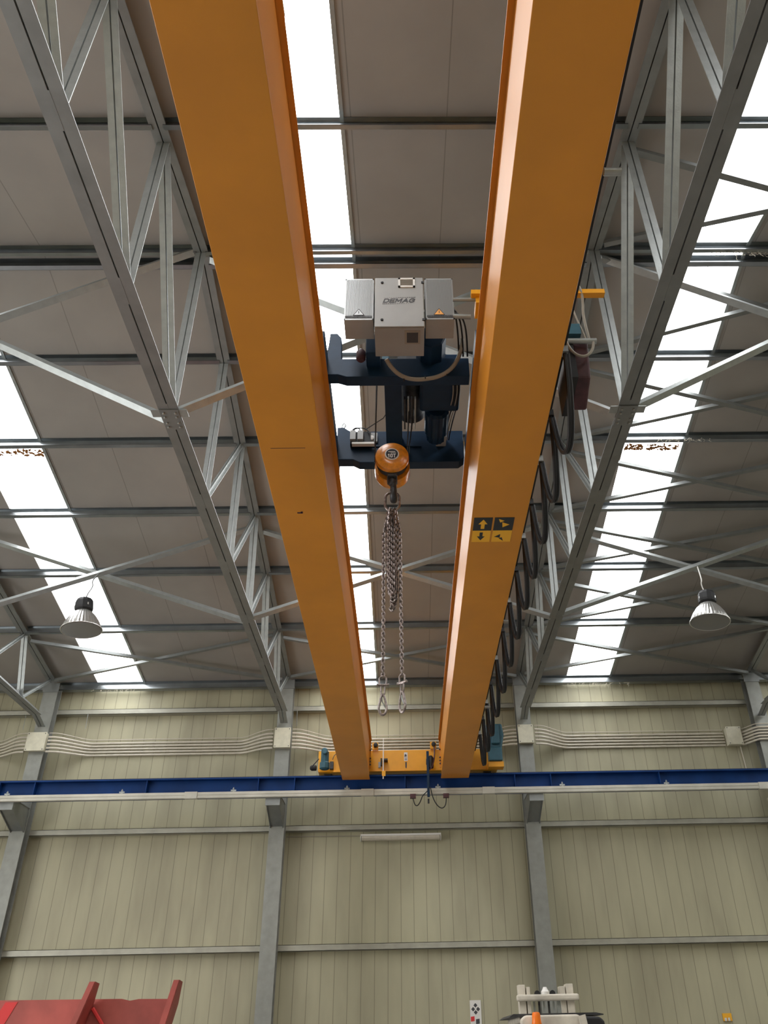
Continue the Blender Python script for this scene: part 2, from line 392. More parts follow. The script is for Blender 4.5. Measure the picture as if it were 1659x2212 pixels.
# ------------------------------------------------------------------ runway beam
r=thing('runway_beam','long blue steel crane runway beam on the column corbels','beam',(0,16.45,5.68))
mb=MB(); ya,yb,yc=16.32,16.56,16.46
mb.box(-12,12.2,ya,yb,6.095,6.12); mb.box(-12,12.2,ya,yb,5.77,5.788); mb.box(-12,12.2,yc-.008,yc+.008,5.788,6.095)
mb.build('i_beam','blue',r)
for x in (-7.94,-7.26,-5.08,-2.90,-2.19,-.02,2.15,2.86,5.02):
    MB().box(x-.007,x+.007,ya+.01,yc-.008,5.788,6.095).build('stiffener','blue',r)
MB().box(-12,12.2,yc-.03,yc+.03,6.12,6.16).build('crane_rail','dark',r)
r=thing('conductor_rail','dusty off-white conductor rail clipped along the lower edge of the blue beam','conductor rail',(0,16.2,5.69))
mb=MB(); mb.box(-12,12.2,16.17,16.23,5.695,5.808); mb.box(-12,12.2,16.163,16.171,5.756,5.763); mb.box(-12,12.2,16.163,16.171,5.70,5.712); mb.build('rail_profile','rail',r)
for x in (-4.15,-.75,1.6,7.0): MB().box(x-.12,x+.12,16.155,16.24,5.688,5.815).build('rail_joint','rail',r)
for x in (-7.7,-5.5,-3.35,-1.15,.62,3.05,5.1,7.3):
    mb=MB(); mb.box(x-.02,x+.02,16.20,16.34,5.808,5.822); mb.tube([(x,16.22,5.81),(x,16.22,5.90)],.009,6); mb.lathe([(.02,0),(.02,.02)],(x,16.22,5.86),seg=6); mb.box(x-.05,x+.05,16.215,16.235,5.83,5.855)
    mb.build('rail_hanger','galv',r)

# ------------------------------------------------------------------ bridge crane
cr=thing('bridge_crane','orange twin-girder overhead travelling crane spanning the hall','bridge crane',(0,16,5.96))
def girder(xa,xb,inner):
    zb,zt=5.955,6.72; ya,yb=YN+.6,16.03
    t=.03; mb=MB()
    mb.box(xa-.005,xb+.005,ya,yb,zb,zb+.014); mb.box(xa+.008,xb-.008,ya,yb,zb+.014,zt-.016)
    o=mb.build('bridge_girder','orange',cr,bevel=.004)
    f=MB(); f.box(xa-.035,xb+.035,ya,yb,zt-.016,zt); f.build('top_flange','orange',o)
    rx=xb-.06 if inner>0 else xa+.06
    MB().box(rx-.025,rx+.025,ya,yb,zt,zt+.045).build('trolley_rail','dark',o)
    e=MB(); e.box(xa-.02,xb+.02,yb,yb+.03,6.17,zt); e.box(xa+.02,xb-.02,yb+.03,16.30,6.19,6.22); e.box(xa+.02,xb-.02,yb+.03,16.30,6.55,6.58); e.build('end_plate','orange',o)
    for s in (xa-.01,xb+.01):
        for z in (6.24,6.30,6.36,6.52):
            MB().lathe([(.016,0),(.016,-.02),(.009,-.024)],(s,yb,z),axis=(0,1,0),seg=6).build('bolt','dark',o)
    return o
gl=girder(-1.225,-.705,1); gr=girder(.68,1.21,-1)
mb=MB(); mb.box(-.70,-.695,0,1,5,5)
# weld / rust marks on the left girder
for (x,y,l,w) in ((-.99,5.60,.30,.006),(-1.0,6.62,.05,.025),(-.98,6.61,.02,.03)):
    MB().box(x-l/2,x+l/2,y-w/2,y+w/2,5.9535,5.955).build('rust_scar','hessian',gl)
# direction signs under the right girder
zs=5.9525
def sign(xa,xb,ya,ym,yb,arrow1,arrow2):
    mb=MB(); mb.cur=0; mb.box(xa,xb,ya,ym,zs,zs+.0015); mb.cur=1; mb.box(xa,xb,ym,yb,zs,zs+.0015); 
    o=mb.build('direction_sign',['signk','signy'],gr,label='black and yellow arrow sign')
    return o
def poly(pts,z,m,par,nm):
    MB().prism([(x,y,z) for x,y in pts],(0,0,-.001)).build(nm,m,par)
s1=sign(.70,.885,6.74,6.98,7.20,0,0); s2=sign(.905,1.10,6.74,6.98,7.20,0,0)
# note: image up = towards camera here
def arr(cx,cy,dx,dy,l,w): # arrow pointing (dx,dy)
    d=Vector((dx,dy)).normalized(); p=Vector((-d.y,d.x)); c=Vector((cx,cy))
    P=[c+d*l*.5,c+d*l*.0+p*w,c+d*l*.0+p*w*.4,c-d*l*.5+p*w*.4,c-d*l*.5-p*w*.4,c-p*w*.4,c-p*w]
    return [(a.x,a.y) for a in P]
poly(arr(.795,6.86,0,-1,.17,.045),zs,'signy',gr,'arrow_mark'); poly(arr(.79,7.09,0,1,.15,.04),zs,'signk',gr,'arrow_mark')
poly([(.945,6.765),(1.005,6.80),(.965,6.83)],zs,'signy',gr,'arrow_mark'); poly([(.985,6.825),(1.06,6.87),(.995,6.92)],zs,'signy',gr,'arrow_mark')
poly([(.925,7.10),(.985,7.05),(.985,7.12)],zs,'signk',gr,'arrow_mark'); poly([(.975,7.13),(1.005,7.11),(1.025,7.18)],zs,'signk',gr,'arrow_mark')
# end carriage
ec=MB(); ec.box(-1.74,1.82,16.30,16.62,6.20,6.60); ecs=ec.build('end_carriage','yellow',cr,bevel=.006)
MB().box(-1.72,1.80,16.29,16.60,6.185,6.20).build('carriage_lower_flange','yellow',ecs)
for x in (-1.55,1.62):
    MB().lathe([(.11,-.05),(.13,-.05),(.13,-.04),(.12,-.035),(.12,.035),(.13,.04),(.13,.05)],(x,16.46,6.28),axis=(0,1,0),seg=28).build('travel_wheel','dark',ecs,smooth=True)
for x in (-1.84,1.84):
    s=-1 if x<0 else 1
    MB().lathe([(.04,-.06),(.055,-.05),(.055,.04),(.03,.07)],(x+.0*s,16.40,6.30),axis=(s,0,0),seg=16).build('buffer','black',ecs,smooth=True)
for x in (-.60,.56):
    mb=MB(); mb.box(x-.07,x+.05,16.24,16.30,6.60,6.74); mb.build('buffer_bracket','yellow',ecs)
    MB().lathe([(.04,0),(.045,-.02),(.045,-.05),(.02,-.06)],(x,16.24,6.68),axis=(0,1,0),seg=16).build('round_stop','black',ecs,smooth=True)
# decals on the carriage
mb=MB(); mb.box(-.035,.035,16.296,16.2995,6.38,6.55); d=mb.build('carriage_label','white',ecs,label='white label with a black logo')
mb=MB(); mb.prism([(-.025,16.295,6.45),(.0,16.295,6.47),(.02,16.295,6.46),(.015,16.295,6.50),(-.005,16.295,6.52),(-.025,16.295,6.50)],(0,-.001,0))
for z in (6.395,6.415,6.435): mb.box(-.025,.025,16.294,16.296,z,z+.009)
mb.build('label_print','ink',ecs)
MB().prism([(-.012,16.296,6.36),(.018,16.296,6.36),(.018,16.296,6.26),(.003,16.296,6.225),(-.012,16.296,6.26)],(0,.003,0)).build('pointer_decal','ink',ecs)
mb=MB(); mb.box(-.545,-.50,16.27,16.30,6.25,6.36); mb.build('limit_switch','cab',ecs); MB().box(-.50,-.475,16.22,16.30,6.28,6.42).build('switch_arm','black',ecs)
mb=MB(); mb.box(-.455,-.435,16.12,16.14,5.99,6.78); st=mb.build('marker_rod','white',cr,label='white vertical rod')
MB().box(-.47,-.40,16.11,16.118,6.04,6.14).build('marker_tag','signy',st); MB().box(-.46,-.36,16.14,16.30,6.36,6.39).build('rod_bracket','dark',st)
# travel motors
def motor(x,y,z0,z1,w,m,name):
    mb=MB(); r_=w/2
    mb.lathe([(r_*.7,0),(r_,.02),(r_,(z1-z0)*.35),(r_*.8,(z1-z0)*.4),(r_*.8,(z1-z0)*.95),(r_*.6,z1-z0)],(x,y,z0),seg=20,ripple=.05)
    return mb.build(name,m,cr,smooth=False)
mo=motor(-1.60,16.17,6.20,6.56,.19,'teal','travel_motor')
MB().lathe([(.055,0),(.062,-.02),(.062,-.05),(.05,-.06)],(-1.60,16.09,6.53),axis=(0,1,0),seg=24).build('fan_cover','teal',mo,smooth=True)
mb=MB(); mb.box(-1.50,-1.43,16.18,16.29,6.22,6.36); mb.tube([(-1.45,16.2,6.4),(-1.42,16.2,6.48),(-1.36,16.24,6.55),(-1.25,16.25,6.58)],.008,6); mb.build('motor_bracket','dark',mo)
MB().tube([(-1.72,16.2,6.42),(-1.86,16.2,6.26)],.01,6).build('tie_rod','dark',mo)
mb=MB(); mb.prism([(1.62,16.02,7.02),(1.93,16.02,7.02),(1.96,16.02,6.80),(1.90,16.02,6.52),(1.60,16.02,6.52),(1.58,16.02,6.72)],(0,.26,0)); mg=mb.build('travel_gear_motor','teal',cr,bevel=.03)
mb=MB(); mb.box(1.63,1.90,16.0,16.24,6.28,6.54); mb.box(1.70,1.86,15.95,16.02,6.60,6.98); mb.build('gear_housing','teal',mg,bevel=.015)
mb=MB()
for k in range(5): mb.box(1.66+.05*k,1.675+.05*k,15.99,16.02,6.78,6.99)
mb.build('cooling_fins','teal',mg)
MB().box(1.62,1.92,16.05,16.28,6.17,6.27).build('motor_foot','yellow',mg)
# current collector arm
mb=MB(); mb.box(.405,.455,16.06,16.10,5.62,6.50); ca=mb.build('collector_arm','navy',cr,bevel=.006)
MB().box(.40,.50,16.10,16.30,6.30,6.36).build('arm_bracket','dark',ca)
mb=MB(); mb.lathe([(.05,0),(.055,.05),(.055,.2),(.03,.24)],(.49,16.12,6.18),seg=14); mb.build('cable_gland','black',ca,smooth=True)
for x in (.13,.77):
    sh=MB().box(x-.055,x+.055,16.14,16.22,5.625,5.70).build('collector_shoe','hessian',ca,label='dark red collector shoe')
def bez(p0,p1,p2,p3,n=16):
    p0,p1,p2,p3=map(Vector,(p0,p1,p2,p3)); return [(1-t)**3*p0+3*(1-t)**2*t*p1+3*(1-t)*t*t*p2+t**3*p3 for t in [i/n for i in range(n+1)]]
MB().tube(bez((.13,16.17,5.64),(.16,16.15,5.40),(.24,16.12,5.45),(.30,16.1,5.62))[:]+bez((.30,16.1,5.62),(.34,16.09,5.70),(.42,16.07,5.70),(.44,16.06,5.80))[1:],.0095,8).build('collector_cable','black',ca,smooth=True)
MB().tube(bez((.47,16.06,5.80),(.50,16.08,5.55),(.60,16.1,5.42),(.68,16.12,5.42))+bez((.68,16.12,5.42),(.74,16.13,5.43),(.77,16.15,5.5),(.77,16.17,5.64))[1:],.0095,8).build('collector_cable','black',ca,smooth=True)
MB().tube(bez((.46,16.1,6.15),(.52,16.05,6.15),(.58,16.1,6.35),(.57,16.2,6.62)),.014,8).build('collector_cable','hessian',ca,smooth=True)
MB().box(.41,.445,16.12,16.17,5.52,5.60).build('arm_stop','dark',ca)
# festoon track
tr=MB(); tr.box(1.325,1.365,.5,15.9,6.435,6.475); ft=tr.build('festoon_track','black',cr,label='black cable track beside the right girder')
for i,y in enumerate((2.0,3.15,4.3,5.45,6.6,7.75,8.9,10.05,11.2,12.35,13.5,14.65,15.7)):
    MB().box(1.20,1.345,y-.02,y+.02,6.475,6.50).build('track_bracket','galv_dark',ft)
MB().tube([(1.29,.5,6.30),(1.29,15.9,6.30)],.016,8).build('track_conduit','black',ft)
for y in (3.14,9.7,12.9):
    MB().tube([(1.30,y,6.24),(1.41,y,6.24)],.026,12).build('support_tube','galv',ft,smooth=True)

# ------------------------------------------------------------------ trolley
tz=thing('crane_trolley','navy crane trolley with a grey control cabinet riding on the orange girders','crane trolley',(0,6.3,6.77))
zt=6.765
for x in (-.95,.93):
    s=1 if x<0 else -1
    mb=MB(); xi=x+s*.25
    mb.box(min(x,xi),max(x,xi),5.35,7.35,6.88,7.12); tk=mb.build('end_truck','navy',tz,bevel=.01)
    for y in (5.6,7.1):
        rx=-.765 if x<0 else .74
        MB().lathe([(.13,-.035),(.13,-.03),(.115,-.025),(.115,.025),(.13,.03),(.13,.035)],(rx,y,6.881),axis=(1,0,0),seg=28).build('trolley_wheel','dark',tk,smooth=True)
# front cross beam
mb=MB(); y0=5.70
mb.prism([(-.72,y0,7.02),(-.69,y0,7.44),(-.62,y0,7.44),(-.58,y0,7.38),(-.57,y0,7.10),(.64,y0,7.10),(.64,y0,6.87),(-.52,y0,6.87),(-.60,y0,6.90),(-.72,y0,6.90)],(0,.13,0))
b1=mb.build('cross_beam','navy',tz,bevel=.006)
mb=MB(); y0=6.97
mb.prism([(-.70,y0,6.89),(-.71,y0,7.30),(-.64,y0,7.30),(-.56,y0,7.24),(.66,y0,7.24),(.66,y0,6.87),(.60,y0,6.82),(-.46,y0,6.82),(-.53,y0,6.86),(-.70,y0,6.86)],(0,.13,0))
b2=mb.build('cross_beam','navy',tz,bevel=.006)
MB().box(-.50,.20,6.955,6.97,7.02,7.045).build('beam_ledge','navy',b2)
mb=MB(); mb.box(-.56,-.34,6.90,6.97,7.02,7.18); lb=mb.build('load_limiter_box','black',tz)
for k,x in enumerate((-.53,-.45)): MB().box(x-.03,x+.03,6.86,6.90,7.05,7.17).build('sensor_block','cab',lb)
MB().box(-.37,-.27,6.93,6.96,7.07,7.19).build('sheave_plate','cab',lb); MB().lathe([(.03,0),(.03,-.02),(.012,-.025)],(-.335,6.93,7.11),axis=(0,1,0),seg=20).build('pin_cap','white',lb,smooth=True)
MB().box(-.54,-.30,6.88,6.93,7.00,7.025).build('rating_strip','white',lb)
for a,b in (((-.55,6.9,7.15),(-.45,6.88,7.15)),((-.54,6.9,7.16),(-.36,6.88,7.14))):
    A,B=Vector(a),Vector(b); MB().tube(bez(A,A+V(0,0,.10),B+V(0,0,.10),B,12),.007,6).build('sensor_cable','black',lb,smooth=True)
MB().tube([(-.39,6.93,7.24),(-.2,6.7,7.20),(-.12,6.5,7.18)],.005,6).build('sensor_cable','black',lb)
MB().tube([(-.66,6.98,7.29),(-.66,6.98,7.33),(-.64,6.98,7.37),(-.62,6.98,7.33),(-.64,6.98,7.29)],.009,6).build('lifting_eye','galv',b2)
# control cabinet
cy0,cy1=5.10,5.45; cz0,cz1=6.885,7.52
cb=MB().box(-.235,.205,cy0,cy1,cz0,cz1).build('control_cabinet','cab',tz,bevel=.004)
dr=MB().box(-.233,.203,cy0-.016,cy0-.002,cz0+.004,cz1-.002).build('cabinet_door','cab',cb,bevel=.004)
for z in (6.97,7.45):
    MB().lathe([(.013,0),(.013,-.008),(.009,-.012)],(-.168,cy0-.016,z),axis=(0,1,0),seg=16).build('door_lock','black',cb,smooth=True)
    MB().box(.188,.212,cy0-.024,cy0-.01,z-.012,z+.012).build('door_hinge','dark',cb)
def grille(x0,x1,y,z0,z1):
    mb=MB(); t=.018
    mb.box(x0,x1,y-.010,y,z0,z0+t); mb.box(x0,x1,y-.010,y,z1-t,z1); mb.box(x0,x0+t,y-.010,y,z0,z1); mb.box(x1-t,x1,y-.010,y,z0,z1)
    mb.build('vent_grille','white',cb); g=cb
    MB().box(x0+t,x1-t,y-.002,y,z0+t,z1-t).build('vent_opening','ink',g)
    mb=MB()
    for k in range(8):
        z=z0+t+(z1-z0-2*t)*(k+.3)/8; mb.box(x0+t,x1-t,y-.007,y-.002,z,z+.004)
    mb.build('vent_slats','cable',g)
grille(-.022,.13,cy0-.016,7.385,7.505)
# underside outlet
mb=MB(); mb.box(.03,.17,5.13,5.29,cz0-.006,cz0); mb.build('bottom_vent','cable',cb); ug=cb; MB().box(.05,.15,5.15,5.27,cz0-.009,cz0-.006).build('vent_opening','ink',ug)
letters('maker_lettering','DEMAG','ink',cb,(-.012,cy0-.0162,7.216),.042,.055,.0115,.30)
for z,flip in ((7.256,0),(7.176,1)):
    mb=MB()
    for k in range(18):
        f=(17-k if flip else k)/17; hw=.0012+.0036*f
        x=-.15+.275*k/17-(.01 if flip else 0)
        mb.prism([(x-hw,cy0-.0165,z-hw),(x+hw,cy0-.0165,z-hw),(x+hw+.002,cy0-.0165,z+hw),(x-hw+.002,cy0-.0165,z+hw)],(0,-.0015,0))
    mb.build('lettering_dots','ink',cb)
for xa,xb,yl in ((-.505,-.245,0),(.22,.475,1)):
    w_=MB().box(xa,xb,cy0+.0,5.33,6.985,7.52).build('resistor_box','cab',cb,bevel=.003)
    mb=MB(); n=24
    for k in range(n):
        x=xa+.012+(xb-xa-.024)*k/(n-1); mb.box(x-.0028,x+.0028,cy0-.009,cy0,7.03,7.50)
    mb.box(xa,xb,cy0-.004,cy0,7.503,7.52); mb.box(xa,xb,cy0-.004,cy0,6.987,7.004); mb.box(xa,xa+.01,cy0-.004,cy0,6.987,7.52); mb.box(xb-.01,xb,cy0-.004,cy0,6.987,7.52)
    mb.build('ribbed_cover','cabg',w_)
    mb=MB()
    for k in range(22):
        x=xa+.02+(xb-xa-.04)*k/21; mb.box(x-.0025,x+.0025,cy0-.0105,cy0-.004,7.008,7.036)
    mb.build('vent_slots','ink',w_)
    xm=xa+.13 if not yl else xa+.12
    mb=MB()
    mb.prism([(xm-.042,cy0-.0095,7.043),(xm+.042,cy0-.0095,7.043),(xm,cy0-.0095,7.112)],(0,-.001,0))
    mb.build('warning_triangle','warn' if yl else 'cabg',w_)
    mb=MB()
    P=[Vector((xm-.048,cy0-.0095,7.040)),Vector((xm+.048,cy0-.0095,7.040)),Vector((xm,cy0-.0095,7.118))]
    for a in range(3): mb.tube([P[a],P[(a+1)%3]],.0025,4)
    if True: mb.box(xm-.003,xm+.003,cy0-.012,cy0-.0105,7.06,7.09)
    mb.build('triangle_outline','ink',w_)
# cabinet cable
MB().tube(bez((-.14,5.5,6.90),(-.05,5.66,6.80),(.10,5.69,6.80),(.25,5.69,6.83))+bez((.25,5.69,6.83),(.45,5.69,6.86),(.56,5.6,6.95),(.57,5.5,7.15))[1:],.020,10).build('loom_cable','cable',tz,smooth=True)
for t in ((.02,5.672,6.81),(.22,5.69,6.83),(.42,5.675,6.88)): MB().lathe([(.024,-.005),(.024,.005)],t,axis=(1,0,.1),seg=10).build('cable_tie','black',tz)
# hoist: frame, drum, motor, gearbox
MB().box(-.17,.0,5.83,6.97,6.98,7.16).build('hoist_frame','navy',tz,bevel=.006)
MB().box(.18,.58,5.84,6.40,7.02,7.30).build('gearbox','navy',tz,bevel=.03)
mb=MB(); mb.lathe([(.03,0),(.15,0),(.15,.02),(.13,.03)]+[(.13+(.006 if k%2 else 0),.03+.018*k) for k in range(40)]+[(.15,.76),(.15,.78),(.03,.78)],(.10,5.95,7.30),axis=(0,1,0),seg=28); mb.build('rope_drum','dark',tz,smooth=True)
mb=MB(); mb.lathe([(.09,0),(.12,.02),(.12,.34),(.10,.36),(.10,.46),(.06,.48)],(.36,6.42,7.08),axis=(0,1,0),seg=30,ripple=.06); hm=mb.build('hoist_motor','navy',tz)
MB().lathe([(.125,0),(.14,.01),(.14,.30),(.10,.36)],(.28,5.10+.36,7.15),axis=(0,1,0),seg=8).build('brake_housing','navy',tz)
mb=MB(); mb.box(-.33,-.20,5.50,5.70,6.98,7.22); mb.build('terminal_box','navy',tz,bevel=.01)
mb=MB(); mb.lathe([(.03,0),(.045,.02),(.045,.10),(.02,.14)],(-.38,5.60,6.98),seg=14); mb.build('cross_travel_brake','hessian',tz,smooth=True)
MB().box(-.19,-.12,5.86,6.05,7.16,7.42).build('sheave_bracket','teal',tz,bevel=.008)
mb=MB(); mb.lathe([(.09,-.015),(.10,-.01),(.085,0),(.10,.01),(.09,.015)],(-.24,6.0,7.25),axis=(0,1,0),seg=26); mb.build('upper_sheave','dark',tz,smooth=True)
for k in range(4): MB().box(.02+.035*k,.035+.035*k,6.15,6.62,6.98,7.02).build('limit_bar','galv' if k%2 else 'dark',tz)
MB().box(.36,.47,6.80,6.97,7.02,7.14).build('motor_terminal_box','cab',tz,bevel=.01)
for k in range(4):
    x=.50+.02*k; MB().tube(bez((x,5.95,6.98),(x+.02,6.2,6.90+.03*k),(x-.04,6.6,7.25-.05*k),(x-.06,6.93,7.08),14),.007,6).build('wiring','black' if k%2 else 'cable',tz,smooth=True)
for k in range(3):
    x=.50+.04*k; MB().tube(bez((.47,5.2,7.28-.05*k),(x,5.25,7.22),(x+.03,5.35,7.20),(x+.04,5.6,7.02),12),.009,6).build('wiring','black',tz,smooth=True)
mb=MB(); mb.tube([(.46,5.0,7.13),(.66,5.0,7.13)],.018,10); mb.tube([(.46,5.1,7.03),(.62,5.1,7.02)],.022,10); mb.build('cable_conduit','galv',tz,smooth=True)
ar=MB().box(.62,1.80,4.93,4.99,7.13,7.18).build('tow_arm','yellow',tz,label='yellow arm reaching over the right girder')
MB().box(.66,.74,4.97,5.16,7.06,7.13).build('arm_bracket','yellow',ar)
MB().tube(bez((1.50,4.96,7.10),(1.44,4.85,7.30),(1.62,4.9,7.28),(1.60,4.98,7.02))+bez((1.60,4.98,7.02),(1.58,5.0,6.90),(1.62,5.05,6.75),(1.62,5.04,6.62))[1:],.012,8).build('tow_cable','cable',ar,smooth=True)
MB().tube(bez((1.50,4.98,7.02),(1.52,5.0,6.9),(1.56,5.0,6.75),(1.58,5.0,6.62)),.008,6).build('tow_cable','cable',ar,smooth=True)
# wire ropes to the block
HX,HY,HZ=-.103,6.35,6.43
for a,b in (((-.27,6.40,6.46),(-.24,6.0,7.30)),((-.275,6.5,6.46),(-.25,6.05,7.30)),((.045,6.42,6.50),(.08,6.3,7.20)),((.05,6.5,6.50),(.13,6.5,7.20))):
    MB().tube([a,b],.006,6).build('wire_rope','dark',tz)

# ------------------------------------------------------------------ hook block
hb=thing('hook_block','orange crane hook block with a round 10T plate hanging under the trolley','hook block',(HX,HY+.12,6.0))
R_=.166
def cover(y,sg):
    return MB().lathe([(R_,.05),(R_*1.0,.02),(R_*.96,.0),(R_*.72,-.012),(R_*.66,-.018),(R_*.42,-.02)],(HX,y,HZ),axis=(0,sg,0),seg=48)
c=cover(HY,1).build('sheave_cover','hookp',hb,smooth=True)
MB().lathe([(R_*1.04,.15),(R_*1.06,.03),(R_,.0),(R_*.72,-.012),(R_*.42,-.02)],(HX,HY+.31,HZ-.01),axis=(0,-1,0),seg=48).build('sheave_cover','hookp',hb,smooth=True)
mb=MB(); mb.lathe([(R_*.90,-.02),(R_*.93,.0),(R_*.80,.03),(R_*.93,.06),(R_*.90,.08)],(HX,HY+.06,HZ),axis=(0,1,0),seg=40); mb.build('sheave','dark',hb,smooth=True)
pl=MB().lathe([(.070,0),(.070,-.004),(.064,-.006)],(HX,HY-.02,HZ+.005),axis=(0,1,0),seg=36).build('rating_plate','white',hb)
MB().lathe([(.058,0),(.058,-.0025)],(HX,HY-.0262,HZ+.005),axis=(0,1,0),seg=36).build('plate_face','plate',pl)
letters('plate_rating','10T','white',pl,(HX,HY-.0288,HZ-.018),.036,.030,.0085,0,gap=.3)
mb=MB(); 
for k in range(6): mb.box(HX-.034+.0115*k,HX-.034+.0115*k+.009,HY-.0305,HY-.029,HZ+.025,HZ+.035)
mb.box(HX-.012,HX+.042,HY-.0305,HY-.029,HZ+.013,HZ+.0165)
mb.build('plate_line','white',pl)
mb=MB(); mb.box(HX-.05,HX+.05,HY+.05,HY+.21,HZ-.20,HZ-.08); mb.lathe([(.04,0),(.04,-.05),(.028,-.07)],(HX,HY+.12,HZ-.20),seg=20); mb.build('hook_yoke','dark',hb,bevel=.008)
hk=[(0,-.22),(0,-.27),(.03,-.30),(.062,-.345),(.055,-.40),(.01,-.43),(-.045,-.415),(-.07,-.375),(-.072,-.34)]
HYC=HY+.12
pts=[V(HX+ .012,HYC+a*.95,HZ+b) for a,b in hk]
# smooth the hook
def cr_(P,n=5):
    out=[]
    for i in range(len(P)-1):
        p0=P[max(i-1,0)];p1=P[i];p2=P[i+1];p3=P[min(i+2,len(P)-1)]
        for k in range(n):
            t=k/n; out.append(.5*((2*p1)+(-p0+p2)*t+(2*p0-5*p1+4*p2-p3)*t*t+(-p0+3*p1-3*p2+p3)*t**3))
    return out+[P[-1]]
MB().tube(cr_(pts),.03,12,rfun=lambda t:.026+.010*math.sin(PI*t)-(.016*max(0,t-.8)/.2)).build('hook','dark',hb,smooth=True)
ORIGB=HZ-.43

# ------------------------------------------------------------------ chain sling
SY=HYC; 
cs=thing('chain_sling','long steel chain sling with two hanging hooks on the crane hook','chain sling',(HX,SY,3.9),None)
def oval(c,L_,w,r,axis_l,axis_w,n=20):
    c=Vector(c);al=Vector(axis_l).normalized();aw=Vector(axis_w).normalized();P=[]
    h=(L_-w)/2
    for k in range(n):
        th=2*PI*k/n; s=h if math.cos(th)>0 else -h
        P.append(c+al*(s+w/2*math.cos(th))+aw*(w/2*math.sin(th)))
    return MB().tube(P,r,8,closed=True)
zr=HZ-.43-.03+.0
oval((HX,SY,5.975),.21,.135,.013,(0,0,1),(1,0,0),28).build('master_link','chain',cs,smooth=True)
def chain(pts,pitch_=.031,wire=.0063,w=.0245):
    P=[Vector(p) for p in pts]; seg=[(P[i+1]-P[i]).length for i in range(len(P)-1)]; T=sum(seg); n=max(2,int(T/pitch_)); mb=MB()
    base=None
    for k in range(n):
        d=(k+.5)*T/n; i=0
        while i<len(seg)-1 and d>seg[i]: d-=seg[i]; i+=1
        t=(P[i+1]-P[i]).normalized(); c=P[i]+t*d
        a=Vector((1,.25,0)); a=(a-a.dot(t)*t); 
        if a.length<.05: a=Vector((0,1,0))-t*t.y
        a.normalize(); b=t.cross(a); u=(a+b*.55).normalized() if k%2 else (b-a*.55).normalized()
        L_=pitch_+2*wire+.003; h=(L_-w)/2; Q=[]
        for q in range(10):
            th=2*PI*q/10; s=h if math.cos(th)>0 else -h
            Q.append(c+t*(s+w/2*math.cos(th))+u*(w/2*math.sin(th)))
        mb.tube(Q,wire,5,closed=True)
    return mb
random.seed(3)
zt_=5.885
# two long outer strands
xl,xr=-.182,-.028
chain([(HX-.03,SY,zt_),(HX-.055,SY,5.75),(-.185,SY-.01,5.60),(xl,SY,4.9),(xl-.003,SY,4.20)]).build('hanging_chain','chain',cs,smooth=True)
chain([(HX+.03,SY,zt_),(HX+.05,SY,5.75),(-.03,SY-.01,5.60),(xr+.0,SY,4.9),(xr+.004,SY,4.22)]).build('hanging_chain','chain',cs,smooth=True)
# gathered loops between them
loops=[(-.150,-.085,4.98,.02),(-.125,-.060,4.90,-.02),(-.105,-.10,4.84,.045),(-.140,-.075,4.93,-.045),(-.118,-.07,4.86,.0)]
for a,b,zb,dy in loops:
    m_=(a+b)/2
    chain([(HX-.02,SY+dy*.3,zt_),(a,SY+dy,5.68),(a+.004,SY+dy,5.2),(a+.01,SY+dy,zb+.10),(m_-.015,SY+dy,zb+.02),(m_,SY+dy,zb),(m_+.015,SY+dy+.008,zb+.02),(b,SY+dy+.015,zb+.10),(b-.004,SY+dy+.015,5.2),(b,SY+dy+.015,5.68),(HX+.02,SY+dy*.3+.01,zt_)]).build('gathered_chain','chain',cs,smooth=True)
for x,z,rot in ((xl-.003,4.20,0),(xr+.004,4.22,1)):
    ax=Vector((1,0,0)) if not rot else Vector((.75,-.66,0)); c=Vector((x,SY,z))
    mb=oval(c-V(0,0,.035),.085,.06,.0075,(0,0,1),ax,18); mb.tube([c-V(0,0,.07)-ax*.045,c-V(0,0,.07)+ax*.045],.011,8); sh=mb.build('shackle','chain',cs,smooth=True)
    for s in (-1,1): MB().lathe([(.013,-.006),(.013,.006)],c-V(0,0,.07)+ax*.045*s,axis=ax,seg=6).build('pin_head','chain',sh)
    mb=oval(c-V(0,0,.115),.08,.032,.007,(0,0,1),ax,16); mb.build('joining_link','chain',cs,smooth=True)
    P=[c-V(0,0,.15),c-V(0,0,.17)-ax*.012,c-V(0,0,.22)-ax*.024,c-V(0,0,.27)-ax*.032,c-V(0,0,.31)-ax*.020,c-V(0,0,.325),c-V(0,0,.31)+ax*.022,c-V(0,0,.27)+ax*.032,c-V(0,0,.22)+ax*.024,c-V(0,0,.17)+ax*.012,c-V(0,0,.15)]
    P=[p+V(0,0,.0) for p in P]
    hk_=MB().tube(cr_(P,4)[:-1],.0105,8,closed=True).build('sling_hook','chain',cs,smooth=True)
    MB().tube([c-V(0,0,.165)-ax*.01,c-V(0,0,.21)-ax*.004,c-V(0,0,.26)+ax*.02],.006,6).build('safety_latch','galv',hk_,smooth=True)

